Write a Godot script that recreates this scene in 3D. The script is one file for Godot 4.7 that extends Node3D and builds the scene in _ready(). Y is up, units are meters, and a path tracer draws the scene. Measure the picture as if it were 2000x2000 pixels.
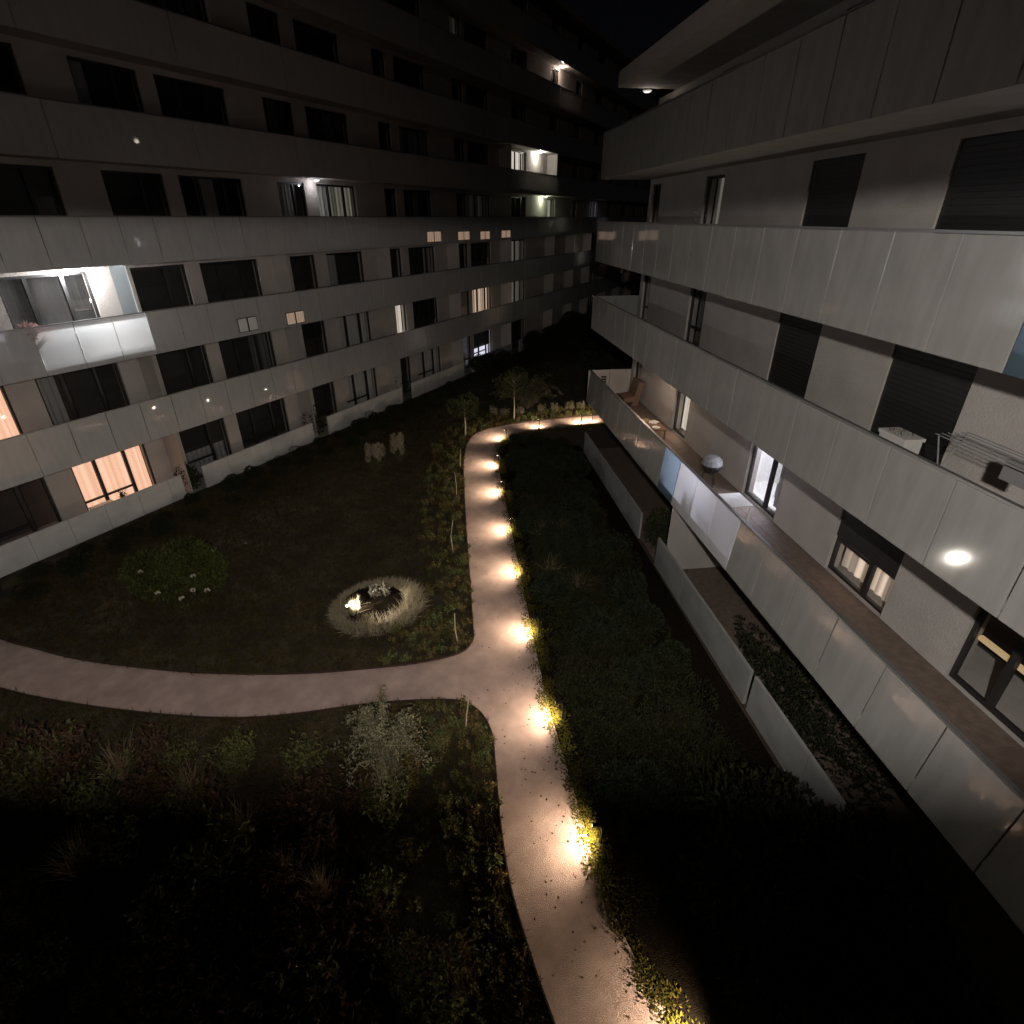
extends Node3D
# A housing-block courtyard at night, seen from a third-floor balcony.

const FLOOR_STEP := 2.925
const BAND := 1.4                      # height of a balcony front, slab edge included
var rng := RandomNumberGenerator.new()
var used := {}
var M := {}
var mesh_cache := {}
var lamp_spots := []

# ------------------------------------------------------------------ mesh builder
class Shape:
	var v := PackedVector3Array()
	var n := PackedVector3Array()
	var c := PackedColorArray()
	var u := PackedVector2Array()
	var tint := Color(1, 1, 1)
	func tri(a: Vector3, b: Vector3, d: Vector3, nn = null) -> void:
		var m: Vector3 = (d - a).cross(b - a).normalized() if nn == null else nn
		v.append(a); v.append(b); v.append(d)
		for i in 3:
			n.append(m); c.append(tint)
		u.append(Vector2(0, 0)); u.append(Vector2(1, 0)); u.append(Vector2(1, 1))
	func quad(a: Vector3, b: Vector3, d: Vector3, e: Vector3, nn = null) -> void:   # clockwise seen from the front
		var m: Vector3 = (d - a).cross(b - a).normalized() if nn == null else nn
		for p in [a, b, d, a, d, e]:
			v.append(p); n.append(m); c.append(tint)
		for q in [Vector2(0, 1), Vector2(0, 0), Vector2(1, 0), Vector2(0, 1), Vector2(1, 0), Vector2(1, 1)]:
			u.append(q)
	func box(at: Vector3, size: Vector3, b := Basis.IDENTITY) -> void:
		var h := size * 0.5
		var p: Array[Vector3] = []
		for i in 8:
			p.append(at + b * Vector3(h.x if i & 1 else -h.x, h.y if i & 2 else -h.y, h.z if i & 4 else -h.z))
		quad(p[4], p[6], p[7], p[5]); quad(p[1], p[3], p[2], p[0])
		quad(p[5], p[7], p[3], p[1]); quad(p[0], p[2], p[6], p[4])
		quad(p[6], p[2], p[3], p[7]); quad(p[0], p[4], p[5], p[1])
	func span(x0: float, x1: float, y0: float, y1: float, z0: float, z1: float) -> void:
		box(Vector3((x0 + x1) / 2, (y0 + y1) / 2, (z0 + z1) / 2), Vector3(x1 - x0, y1 - y0, z1 - z0))
	func tube(pts: Array, radii: Array, sides := 6) -> void:
		var rings := []
		for i in pts.size():
			var t: Vector3 = (pts[mini(i + 1, pts.size() - 1)] - pts[maxi(i - 1, 0)]).normalized()
			var s := t.cross(Vector3.RIGHT if absf(t.x) < 0.8 else Vector3.UP).normalized()
			var w := t.cross(s)
			var ring := []
			for k in sides:
				var a := TAU * k / sides
				ring.append([pts[i] + (s * cos(a) + w * sin(a)) * radii[i], s * cos(a) + w * sin(a)])
			rings.append(ring)
		for i in pts.size() - 1:
			for k in sides:
				var a = rings[i][k]; var b = rings[i][(k + 1) % sides]; var d = rings[i + 1][(k + 1) % sides]; var e = rings[i + 1][k]
				for q in [a, e, d, a, d, b]:
					v.append(q[0]); n.append(q[1]); c.append(tint); u.append(Vector2(0, 0))
		for k in range(1, sides - 1):
			tri(rings[0][0][0], rings[0][k][0], rings[0][k + 1][0])
			tri(rings[-1][0][0], rings[-1][k + 1][0], rings[-1][k][0])
	func lathe(profile: Array, at := Vector3.ZERO, sides := 14) -> void:    # profile: [radius, height]
		for i in profile.size() - 1:
			for k in sides:
				var a := TAU * k / sides; var b := TAU * (k + 1) / sides
				var p = profile[i]; var q = profile[i + 1]
				quad(at + Vector3(p[0] * cos(a), p[1], p[0] * sin(a)), at + Vector3(q[0] * cos(a), q[1], q[0] * sin(a)), at + Vector3(q[0] * cos(b), q[1], q[0] * sin(b)), at + Vector3(p[0] * cos(b), p[1], p[0] * sin(b)))
	func leaf(at: Vector3, dir: Vector3, side: Vector3, length: float, width: float) -> void:
		var tip := at + dir * length
		var mid := at + dir * length * 0.45
		var up := dir.cross(side).normalized() * width * 0.25
		tri(at, mid + side * width * 0.5 + up, tip); tri(at, tip, mid - side * width * 0.5 + up)
	func blade(at: Vector3, dir: Vector3, side: Vector3, length: float, width: float, droop: float) -> void:
		var p := at; var d := dir
		var w := width
		for k in 3:
			var q := p + d * length / 3.0
			var w2 := width * (0.8 - 0.3 * k) if k < 2 else 0.002
			quad(p - side * w * 0.5, q - side * w2 * 0.5, q + side * w2 * 0.5, p + side * w * 0.5)
			d = (d + Vector3.DOWN * droop).normalized(); p = q; w = w2
	func done() -> ArrayMesh:
		var a := []
		a.resize(Mesh.ARRAY_MAX)
		a[Mesh.ARRAY_VERTEX] = v; a[Mesh.ARRAY_NORMAL] = n; a[Mesh.ARRAY_COLOR] = c; a[Mesh.ARRAY_TEX_UV] = u
		var m := ArrayMesh.new()
		m.add_surface_from_arrays(Mesh.PRIMITIVE_TRIANGLES, a)
		return m

# ------------------------------------------------------------------ scene helpers
func numbered(called: String) -> String:
	if not used.has(called):
		used[called] = 0
		return called
	used[called] += 1
	return "%s_%03d" % [called, used[called]]

func tag(o: Node, label := "", category := "", group := "", kind := "") -> Node:
	if label: o.set_meta("label", label)
	if category: o.set_meta("category", category)
	if group: o.set_meta("group", group)
	if kind: o.set_meta("kind", kind)
	return o

func thing(called: String, label: String, category: String, at := Vector3.ZERO, turn := 0.0, group := "") -> Node3D:
	var o := Node3D.new()
	o.name = numbered(called)
	add_child(o)
	o.position = at; o.rotation.y = turn
	tag(o, label, category, group)
	return o

func part(called: String, shape, mat: Material, parent: Node, at := Vector3.ZERO) -> MeshInstance3D:
	var o := MeshInstance3D.new()
	o.mesh = shape.done() if shape is Shape else shape
	o.material_override = mat
	o.name = called if parent != self else numbered(called)
	o.position = at
	parent.add_child(o, true)
	return o

func struct(called: String, shape, mat: Material, kind := "structure") -> MeshInstance3D:
	var o := part(called, shape, mat, self)
	o.set_meta("kind", kind)
	return o

func copy(src: Node3D, at: Vector3, turn: float, label: String, group := "") -> Node3D:
	var o: Node3D = src.duplicate()
	o.name = numbered(String(src.name).rstrip("0123456789").trim_suffix("_"))
	add_child(o)
	o.position = at; o.rotation.y = turn
	o.set_meta("label", label)
	if group: o.set_meta("group", group)
	return o

func R(a: float, b: float) -> float:
	return rng.randf_range(a, b)

# ------------------------------------------------------------------ materials
func noise_tex(freq: float, lo: Color, hi: Color, seed_: int, octaves := 4, normal := false, strength := 6.0, size := 512, kind := FastNoiseLite.TYPE_SIMPLEX_SMOOTH) -> NoiseTexture2D:
	var f := FastNoiseLite.new()
	f.seed = seed_; f.frequency = freq; f.fractal_octaves = octaves; f.noise_type = kind
	var t := NoiseTexture2D.new()
	t.width = size; t.height = size; t.seamless = true; t.noise = f
	if normal:
		t.as_normal_map = true; t.bump_strength = strength
	else:
		var g := Gradient.new()
		g.set_color(0, lo.linear_to_srgb()); g.set_color(1, hi.linear_to_srgb())
		t.color_ramp = g
	return t

func plain(albedo: Color, rough := 0.7, metal := 0.0) -> StandardMaterial3D:
	var m := StandardMaterial3D.new()
	m.albedo_color = albedo.linear_to_srgb(); m.roughness = rough; m.metallic = metal
	return m

func mottled(lo: Color, hi: Color, rough: float, freq: float, metres: float, seed_: int, bump := 0.0, bump_freq := 0.1, kind := FastNoiseLite.TYPE_SIMPLEX_SMOOTH) -> StandardMaterial3D:
	var m := StandardMaterial3D.new()
	m.albedo_texture = noise_tex(freq, lo, hi, seed_, 4, false, 1, 512, kind)
	m.roughness = rough
	m.uv1_triplanar = true; m.uv1_world_triplanar = true
	m.uv1_scale = Vector3.ONE / metres
	if bump > 0.0:
		m.normal_enabled = true
		m.normal_texture = noise_tex(bump_freq, Color.BLACK, Color.WHITE, seed_ + 7, 5, true, bump)
	return m

func glow(col: Color, energy: float, tex: Texture2D = null) -> StandardMaterial3D:
	var m := plain(Color(0.4, 0.4, 0.4), 0.8)
	m.emission_enabled = true; m.emission = col.linear_to_srgb(); m.emission_energy_multiplier = energy
	if tex:
		m.emission = Color(0, 0, 0)
		m.emission = col.linear_to_srgb(); m.emission_operator = BaseMaterial3D.EMISSION_OP_MULTIPLY; m.emission_texture = tex
	return m

func leafy(back := 0.25, rough := 0.85) -> StandardMaterial3D:
	var m := StandardMaterial3D.new()
	m.vertex_color_use_as_albedo = true; m.roughness = rough; m.metallic_specular = 0.2
	m.cull_mode = BaseMaterial3D.CULL_DISABLED
	m.backlight_enabled = true; m.backlight = Color(back, back, back)
	return m

func pleats(seed_: int, lo: float) -> ImageTexture:      # the weave and folds of a lit curtain
	var r := RandomNumberGenerator.new(); r.seed = seed_
	var im := Image.create(128, 64, false, Image.FORMAT_RGB8)
	var ph := r.randf() * TAU
	for x in 128:
		var s := 0.5 + 0.28 * sin(x * 0.42 + ph + 1.3 * sin(x * 0.09)) + 0.2 * sin(x * 0.17 + 2.0 * ph)
		for y in 64:
			var k := clampf(lo + (1.0 - lo) * clampf(s, 0, 1), 0, 1)
			im.set_pixel(x, y, Color(k, k * (0.97 + 0.03 * s), k * (0.9 + 0.1 * s)))
	return ImageTexture.create_from_image(im)

func make_materials() -> void:
	var glass := mottled(Color(0.47, 0.455, 0.435), Color(0.585, 0.57, 0.545), 0.5, 0.012, 5.0, 3)
	glass.clearcoat_enabled = true; glass.clearcoat = 1.0; glass.clearcoat_roughness = 0.02
	glass.backlight_enabled = true; glass.backlight = Color(0.5, 0.5, 0.5)
	var blue: StandardMaterial3D = glass.duplicate(); blue.albedo_color = Color(0.80, 0.91, 1.0); blue.backlight = Color(1.3, 1.3, 1.3); M.panel_cool_lit = blue  # blue tint stands for the cool room light behind the panel
	M.panel = glass
	glass.uv1_scale = Vector3(0.6, 0.11, 0.6)
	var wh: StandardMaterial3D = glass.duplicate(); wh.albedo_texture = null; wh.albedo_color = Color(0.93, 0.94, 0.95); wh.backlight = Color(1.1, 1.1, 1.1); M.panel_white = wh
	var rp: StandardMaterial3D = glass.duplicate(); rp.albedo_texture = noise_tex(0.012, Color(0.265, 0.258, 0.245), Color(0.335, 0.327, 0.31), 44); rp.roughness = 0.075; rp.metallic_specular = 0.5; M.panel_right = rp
	var rw: StandardMaterial3D = wh.duplicate(); rw.albedo_color = Color(0.80, 0.80, 0.83); rw.backlight = Color(0.9, 0.9, 0.9); M.panel_lit = rw  # paler panel copy, the light of the room behind put into its colour
	M.plaster = mottled(Color(0.40, 0.355, 0.325), Color(0.50, 0.455, 0.42), 0.9, 0.006, 4.0, 5, 1.2, 0.12)
	M.plaster_pale = mottled(Color(0.36, 0.325, 0.30), Color(0.45, 0.415, 0.385), 0.9, 0.006, 4.0, 6, 1.0, 0.12)
	M.slab = mottled(Color(0.36, 0.34, 0.31), Color(0.45, 0.42, 0.39), 0.9, 0.01, 3.0, 9, 1.0, 0.1)
	M.concrete = mottled(Color(0.27, 0.26, 0.24), Color(0.38, 0.365, 0.34), 0.85, 0.008, 3.5, 11, 2.0, 0.09)
	M.deck = mottled(Color(0.10, 0.07, 0.055), Color(0.17, 0.125, 0.10), 0.7, 0.012, 1.5, 13)
	M.frame = plain(Color(0.022, 0.02, 0.02), 0.45)
	M.metal = plain(Color(0.30, 0.30, 0.30), 0.35, 0.7)
	M.black = plain(Color(0.012, 0.011, 0.01), 0.4)
	M.void = plain(Color(0.06, 0.055, 0.052), 0.95)
	M.white = plain(Color(0.72, 0.71, 0.69), 0.55)
	M.cloth = plain(Color(0.42, 0.41, 0.40), 0.95)
	M.cloth_dark = plain(Color(0.16, 0.15, 0.15), 0.95)
	M.brown_cover = plain(Color(0.16, 0.095, 0.065), 0.9)
	M.pink = plain(Color(0.62, 0.42, 0.40), 0.9)
	M.grey = plain(Color(0.20, 0.20, 0.20), 0.6)
	M.screen = plain(Color(0.42, 0.50, 0.53), 0.35)
	M.screen.backlight_enabled = true; M.screen.backlight = Color(1.3, 1.3, 1.3)
	var pane := plain(Color(0.012, 0.012, 0.013), 0.04)
	pane.transparency = BaseMaterial3D.TRANSPARENCY_ALPHA; pane.albedo_color.a = 0.2
	M.pane = pane
	var clear := plain(Color(0.02, 0.02, 0.02), 0.03)
	clear.transparency = BaseMaterial3D.TRANSPARENCY_ALPHA; clear.albedo_color.a = 0.06
	M.clear = clear
	M.path = mottled(Color(0.335, 0.235, 0.20), Color(0.52, 0.375, 0.325), 0.95, 0.006, 3.4, 21, 5.0, 0.22)
	M.path.albedo_texture.noise.fractal_octaves = 7; M.path.albedo_texture.noise.fractal_gain = 0.62
	M.path.albedo_texture.width = 1024; M.path.albedo_texture.height = 1024; M.path.albedo_texture.noise.frequency = 0.004
	M.path.normal_texture.width = 1024; M.path.normal_texture.height = 1024
	M.soil = mottled(Color(0.028, 0.019, 0.012), Color(0.085, 0.056, 0.034), 1.0, 0.03, 1.7, 23, 9.0, 0.08)
	M.lawn = mottled(Color(0.014, 0.013, 0.006), Color(0.105, 0.074, 0.036), 1.0, 0.006, 5.5, 25, 9.0, 0.2)
	M.lawn.albedo_texture.noise.fractal_octaves = 6; M.lawn.albedo_texture.noise.fractal_gain = 0.6
	M.edging = plain(Color(0.05, 0.028, 0.018), 0.75, 0.3)
	M.bark = plain(Color(0.09, 0.07, 0.05), 0.9)
	M.pale_wood = plain(Color(0.42, 0.35, 0.25), 0.85)
	M.leaf = leafy()
	M.straw = leafy(0.9, 0.8)
	M.lit_orange = glow(Color(1.0, 0.57, 0.40), 1.1, pleats(4, 0.84))
	M.lit_warm = glow(Color(1.0, 0.74, 0.55), 0.75, pleats(5, 0.35))
	M.lit_white = glow(Color(0.95, 0.88, 0.80), 1.0, pleats(6, 0.6))
	M.lit_cool = glow(Color(0.80, 0.82, 1.0), 0.95)
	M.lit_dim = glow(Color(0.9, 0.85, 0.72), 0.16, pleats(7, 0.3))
	M.lit_green = glow(Color(0.80, 0.86, 0.66), 0.5, pleats(8, 0.5))
	M.glint = glow(Color(1.0, 0.9, 0.72), 14.0)
	M.lit_faint = glow(Color(1.0, 0.86, 0.72), 0.022, pleats(9, 0.2))
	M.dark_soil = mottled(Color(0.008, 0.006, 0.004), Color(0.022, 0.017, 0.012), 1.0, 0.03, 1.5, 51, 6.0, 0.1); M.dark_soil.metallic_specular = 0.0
	M.bulb = glow(Color(1.0, 0.86, 0.60), 22.0)
	M.bulb_soft = glow(Color(1.0, 0.95, 0.88), 1.3)
	M.bulb_dim = glow(Color(1.0, 0.9, 0.8), 0.5)
	M.reflected_pane = glow(Color(1.0, 0.68, 0.5), 0.5, pleats(12, 0.4))  # glow of the window reflections painted on the left bands
	M.streak_glow = glow(Color(1.0, 0.62, 0.22), 0.42)  # glow of the added reflection streak

# ------------------------------------------------------------------ windows
# what: "dark" | "curtain" | "drawn" | a glowing material's key.  blind: share of the height a lowered blind covers
func window(parent: Node, x0: float, x1: float, y0: float, y1: float, z: float, what: String, blind := 0.0, plain_frame := false, blind_z := -0.1) -> Node:
	var w := x1 - x0; var h := y1 - y0
	var key := "%.2f/%.2f/%s" % [w, h, plain_frame]
	if not mesh_cache.has(key):
		var s := Shape.new()
		var t := 0.07
		s.span(-w / 2, w / 2, 0, t, -0.04, 0.04); s.span(-w / 2, w / 2, h - t, h, -0.04, 0.04)
		s.span(-w / 2, -w / 2 + t, t, h - t, -0.04, 0.04); s.span(w / 2 - t, w / 2, t, h - t, -0.04, 0.04)
		var posts := []
		if w > 2.2: posts = [-w / 2 + w * 0.3, -w / 2 + w * 0.7]
		elif w > 1.3: posts = [w * 0.12]
		for p in posts: s.span(p - 0.055, p + 0.055, t, h - t, -0.045, 0.045)
		var end: float = posts[-1] - 0.055 if posts.size() else w / 2 - t
		var from := -w / 2 + t
		for p in posts:
			if plain_frame: continue
			s.span(from, p - 0.055, 0.74, 0.81, -0.035, 0.035); from = p + 0.055
		if posts.is_empty() and not plain_frame: s.span(from, end, 0.55, 0.62, -0.035, 0.035)
		var g := Shape.new()
		g.quad(Vector3(-w / 2 + t, t, 0), Vector3(-w / 2 + t, h - t, 0), Vector3(w / 2 - t, h - t, 0), Vector3(w / 2 - t, t, 0))
		mesh_cache[key] = [s.done(), g.done()]
	var o := part("window", mesh_cache[key][0], M.frame, parent, Vector3((x0 + x1) / 2, y0, z))
	var lit: bool = M.has(what)
	part("pane", mesh_cache[key][1], M.clear if lit or what == "clear" else M.pane, o)
	if lit or what == "drawn" or what == "curtain":
		var spanx := [-w / 2, w / 2]
		if what == "curtain":
			var sidec := rng.randi() % 3
			spanx = [-w / 2, -w / 2 + w * R(0.25, 0.5)] if sidec == 0 else ([w / 2 - w * R(0.25, 0.5), w / 2] if sidec == 1 else [-w * R(0.1, 0.3), w * R(0.1, 0.35)])
		var cs := Shape.new()
		var steps := int((spanx[1] - spanx[0]) / 0.06) + 1
		for i in steps:
			var a: float = lerpf(spanx[0], spanx[1], float(i) / steps); var b: float = lerpf(spanx[0], spanx[1], float(i + 1) / steps)
			var za := 0.03 * sin(i * 1.7); var zb := 0.03 * sin((i + 1) * 1.7)
			cs.quad(Vector3(a, 0.05, za), Vector3(a, h, za), Vector3(b, h, zb), Vector3(b, 0.05, zb))
		for i in cs.v.size(): cs.u[i] = Vector2(cs.v[i].x * 0.45 + 0.5, 1.0 - cs.v[i].y / h)
		part("curtain", cs, M[what] if lit else (M.cloth if rng.randf() < 0.4 else M.cloth_dark), o, Vector3(0, 0, -0.28))
	if blind > 0.0:
		var bs := Shape.new()
		var rows := int(h * blind / 0.09)
		for i in rows: bs.box(Vector3(0, h - 0.02 - 0.09 * (i + 0.5), blind_z), Vector3(w - 0.16 if blind_z < 0.0 else w - 0.01, 0.086, 0.014))
		part("blind", bs, M.frame, o)
	return o

func area(parent: Node, at: Vector3, size: Vector2, col: Color, e: float, turn_x := 0.0) -> void:   # light of a lit window, just outside its pane; local -Z points into the yard
	var l := AreaLight3D.new()
	l.area_size = size; l.light_color = col.linear_to_srgb(); l.light_energy = e; l.area_normalize_energy = true
	l.shadow_enabled = true; l.area_range = 40.0
	l.name = "window_light"
	parent.add_child(l, true)
	l.position = at; l.rotation = Vector3(turn_x, PI, 0)

func wall_row(s: Shape, x0: float, x1: float, y0: float, y1: float, zf: float, holes: Array, head: float) -> void:
	var from := x0
	for h in holes:
		if h[0] > from: s.span(from, h[0], y0, y1, zf - 0.34, zf)
		s.span(h[0], h[1], head, y1, zf - 0.34, zf)
		from = h[1]
	s.span(from, x1, y0, y1, zf - 0.34, zf)

func base(k: int) -> float:                       # underside of the balcony slab of storey k
	return 2.55 + FLOOR_STEP * (k - 1)

const RB_BOT := [0.0, 2.42, 5.60, 8.22, 11.07]
const RB_TOP := [1.0, 3.78, 6.88, 9.62, 12.50]

func panels(parent: Node, x0: float, x1: float, y: float, pitch: float, lean := 0.0, blue := [], h := BAND, bright := [], face := "panel", lit_face := "panel_white") -> void:
	var x := x0
	while x < x1 - 0.05:
		var w := minf(pitch, x1 - x)
		var key := "p%.2f/%.2f" % [w, h]
		if not mesh_cache.has(key):
			var s := Shape.new()
			var c := 0.006; var hw := w / 2 - 0.011
			var f := [Vector3(-hw + c, c, 0.004), Vector3(-hw + c, h - c, 0.004), Vector3(hw - c, h - c, 0.004), Vector3(hw - c, c, 0.004)]
			var e := [Vector3(-hw, 0, 0), Vector3(-hw, h, 0), Vector3(hw, h, 0), Vector3(hw, 0, 0)]
			s.quad(f[0], f[1], f[2], f[3])
			for i in 4:                                      # bevel and edge of the sheet
				var j := (i + 1) % 4; var back := Vector3(0, 0, -0.018)
				s.quad(f[j], f[i], e[i], e[j]); s.quad(e[j], e[i], e[i] + back, e[j] + back)
			mesh_cache[key] = s.done()
		var o := part("parapet_panel", mesh_cache[key], M[face], parent, Vector3(x + w / 2, y, 0.03))
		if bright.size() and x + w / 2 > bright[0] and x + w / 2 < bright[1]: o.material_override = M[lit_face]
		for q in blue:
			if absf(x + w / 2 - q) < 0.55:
				o.material_override = M.panel_cool_lit; o.set_meta("label", "glass parapet panel tinted blue for the cool light behind it")
		o.rotation.x = -lean + R(-0.004, 0.004); o.rotation.y = R(-0.003, 0.003)
		x += w

func rail(parent: Node, x0: float, x1: float, y: float, z := 0.0) -> void:
	var s := Shape.new()
	s.span(x0, x1, y, y + 0.035, z - 0.03, z + 0.04)
	part("handrail", s, M.metal, parent)

# ------------------------------------------------------------------ plants
func cone_dir(spread: float) -> Vector3:
	var a := R(0, TAU); var s := sin(R(0, 1) * spread)
	return Vector3(cos(a) * s, sqrt(maxf(0.0, 1 - s * s)), sin(a) * s)

func rand_dir() -> Vector3:
	var y := R(-1, 1); var a := R(0, TAU); var r := sqrt(1 - y * y)
	return Vector3(r * cos(a), y, r * sin(a))

func tone(a: Color, b: Color) -> Color:
	return a.lerp(b, rng.randf())

func bush_shape(rx: float, h: float, rz: float, count: int, leaf: float, lo: Color, hi: Color) -> Shape:
	var s := Shape.new()
	var lumps := []
	for i in 7:
		var a := R(0, TAU); var r := R(0.15, 0.6)
		lumps.append([Vector3(cos(a) * r * rx, R(0.3, 0.66) * h, sin(a) * r * rz), R(0.38, 0.6)])
	for i in count:
		var l = lumps[rng.randi() % lumps.size()]
		var d := rand_dir()
		var q: float = l[1] * (0.72 + 0.34 * sqrt(rng.randf()))
		var p: Vector3 = l[0] + Vector3(d.x * rx, d.y * h * 0.62, d.z * rz) * q
		if p.y < 0.02: p.y = R(0.02, 0.25) * h
		s.tint = tone(lo, hi)
		var dir := (d + rand_dir() * 0.8 + Vector3.UP * 0.25).normalized()
		s.leaf(p, dir, dir.cross(rand_dir()).normalized(), leaf * R(0.6, 1.3), leaf * R(0.35, 0.6))
	return s

func tuft_shape(count: int, r: float, length: float, width: float, spread: float, droop: float, lo: Color, hi: Color) -> Shape:
	var s := Shape.new()
	for i in count:
		var d := cone_dir(spread)
		var a := R(0, TAU)
		s.tint = tone(lo, hi)
		s.blade(Vector3(cos(a), 0, sin(a)) * r * sqrt(rng.randf()), d, d.cross(rand_dir()).normalized(), length * R(0.55, 1.1), width, droop)
	return s

func stems_shape(count: int, r: float, h: float, leaf: float, lo: Color, hi: Color) -> Shape:    # upright leafy perennial
	var s := Shape.new()
	for i in count:
		var a := R(0, TAU); var p := Vector3(cos(a), 0, sin(a)) * r * sqrt(rng.randf())
		var d := (Vector3.UP + Vector3(p.x, 0, p.z) * 0.5 + rand_dir() * 0.15).normalized()
		var l := h * R(0.6, 1.05)
		s.tint = tone(lo, hi) * 0.8
		s.blade(p, d, d.cross(rand_dir()).normalized(), l, 0.012, 0.03)
		for k in 9:
			var f := R(0.2, 1.0)
			s.tint = tone(lo, hi)
			var e := (rand_dir() + d * 0.6).normalized()
			s.leaf(p + d * l * f, e, e.cross(rand_dir()).normalized(), leaf * R(0.6, 1.2), leaf * 0.4)
	return s

func weeping_shape(h: float, r: float, branches: int, leaf: float, lo: Color, hi: Color, wood: Shape) -> Shape:
	var s := Shape.new()
	for i in branches:
		var a := R(0, TAU); var out := Vector3(cos(a), 0, sin(a))
		var arch := R(0.6, 0.88); var top := h * R(0.45, 1.05); var reach := r * R(0.35, 1.1)
		var pts := []; var rad := []
		for k in 7:
			var t := k / 6.0
			pts.append(out * reach * pow(t, 1.15) + Vector3(0, top * sin(t * PI * arch), 0) + rand_dir() * 0.03 * t)
			rad.append(lerpf(0.011, 0.003, t))
		wood.tube(pts, rad, 4)
		var bright := R(0.55, 1.2)
		for k in 120:
			var t := R(0.16, 1.0) * 5.99
			var p: Vector3 = pts[int(t)].lerp(pts[int(t) + 1], t - int(t)) + rand_dir() * R(0.0, 0.13)
			var d := (rand_dir() + Vector3.DOWN * 0.4 + out * 0.4).normalized()
			s.tint = tone(lo, hi) * bright
			s.leaf(p, d, d.cross(rand_dir()).normalized(), leaf * R(0.6, 1.2), leaf * 0.42)
	return s

func scatter(called: String, mesh: Mesh, mat: Material, spots: Array, kind := "stuff") -> MultiMeshInstance3D:    # spots: [place, turn, scale, tint]
	var mm := MultiMesh.new()
	mm.transform_format = MultiMesh.TRANSFORM_3D
	mm.use_colors = true
	mm.mesh = mesh
	mm.instance_count = spots.size()
	for i in spots.size():
		var s = spots[i]
		mm.set_instance_transform(i, Transform3D(Basis(Vector3.UP, s[1]).scaled(Vector3.ONE * s[2]), s[0]))
		mm.set_instance_color(i, s[3])
	var o := MultiMeshInstance3D.new()
	o.multimesh = mm; o.material_override = mat; o.name = numbered(called)
	add_child(o)
	o.set_meta("kind", kind)
	return o

# ------------------------------------------------------------------ outlines on the ground
func smooth(p: PackedVector2Array, cuts := 5) -> PackedVector2Array:
	var o := PackedVector2Array()
	for i in p.size() - 1:
		for k in cuts:
			o.append(p[i].cubic_interpolate(p[i + 1], p[maxi(i - 1, 0)], p[mini(i + 2, p.size() - 1)], float(k) / cuts))
	o.append(p[-1])
	return o

func flat(poly: PackedVector2Array, y: float) -> Shape:
	var s := Shape.new()
	var t := Geometry2D.triangulate_polygon(poly)
	for i in range(0, t.size(), 3):
		var a := poly[t[i]]; var b := poly[t[i + 1]]; var c := poly[t[i + 2]]
		s.tri(Vector3(a.x, y, a.y), Vector3(b.x, y, b.y), Vector3(c.x, y, c.y), Vector3.UP)
	return s

func strip(line: PackedVector2Array, width: float, y0: float, y1: float) -> Shape:
	var s := Shape.new()
	for i in line.size() - 1:
		var a := line[i]; var b := line[i + 1]
		if a.distance_to(b) < 0.001: continue
		var d := (b - a).normalized() * 0.004
		var m := (a + b) / 2
		s.box(Vector3(m.x, (y0 + y1) / 2, m.y), Vector3(width, y1 - y0, a.distance_to(b) + 0.004), Basis(Vector3.UP, atan2(d.x, d.y)))
	return s

func inside(p: Vector2, poly: PackedVector2Array) -> bool:
	return Geometry2D.is_point_in_polygon(p, poly)

func V2(list: Array) -> PackedVector2Array:
	var o := PackedVector2Array()
	for i in range(0, list.size(), 2): o.append(Vector2(list[i], list[i + 1]))
	return o

# ------------------------------------------------------------------ buildings
const OWN := 106.0
const LEFT_COLS := [[-13.2, -11.2], [-9.9, -7.7], [-6.4, -3.72], [-2.9, -0.3], [1.1, 3.2], [3.8, 6.55], [8.35, 9.9], [10.66, 13.3], [15.6, 16.6], [17.3, 20.0], [22.8, 24.0], [24.4, 27.2], [30.5, 33.0], [37.2, 38.8], [42.6, 44.0], [47.6, 49.9], [53.0, 54.6], [58.0, 60.4], [63.0, 64.4], [68.0, 70.5]]
const RIGHT_COLS := [[0.35, 1.2], [5.1, 6.35], [10.6, 12.3], [14.5, 16.3], [17.9, 20.4], [23.2, 25.2], [27.6, 29.6]]

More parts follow.
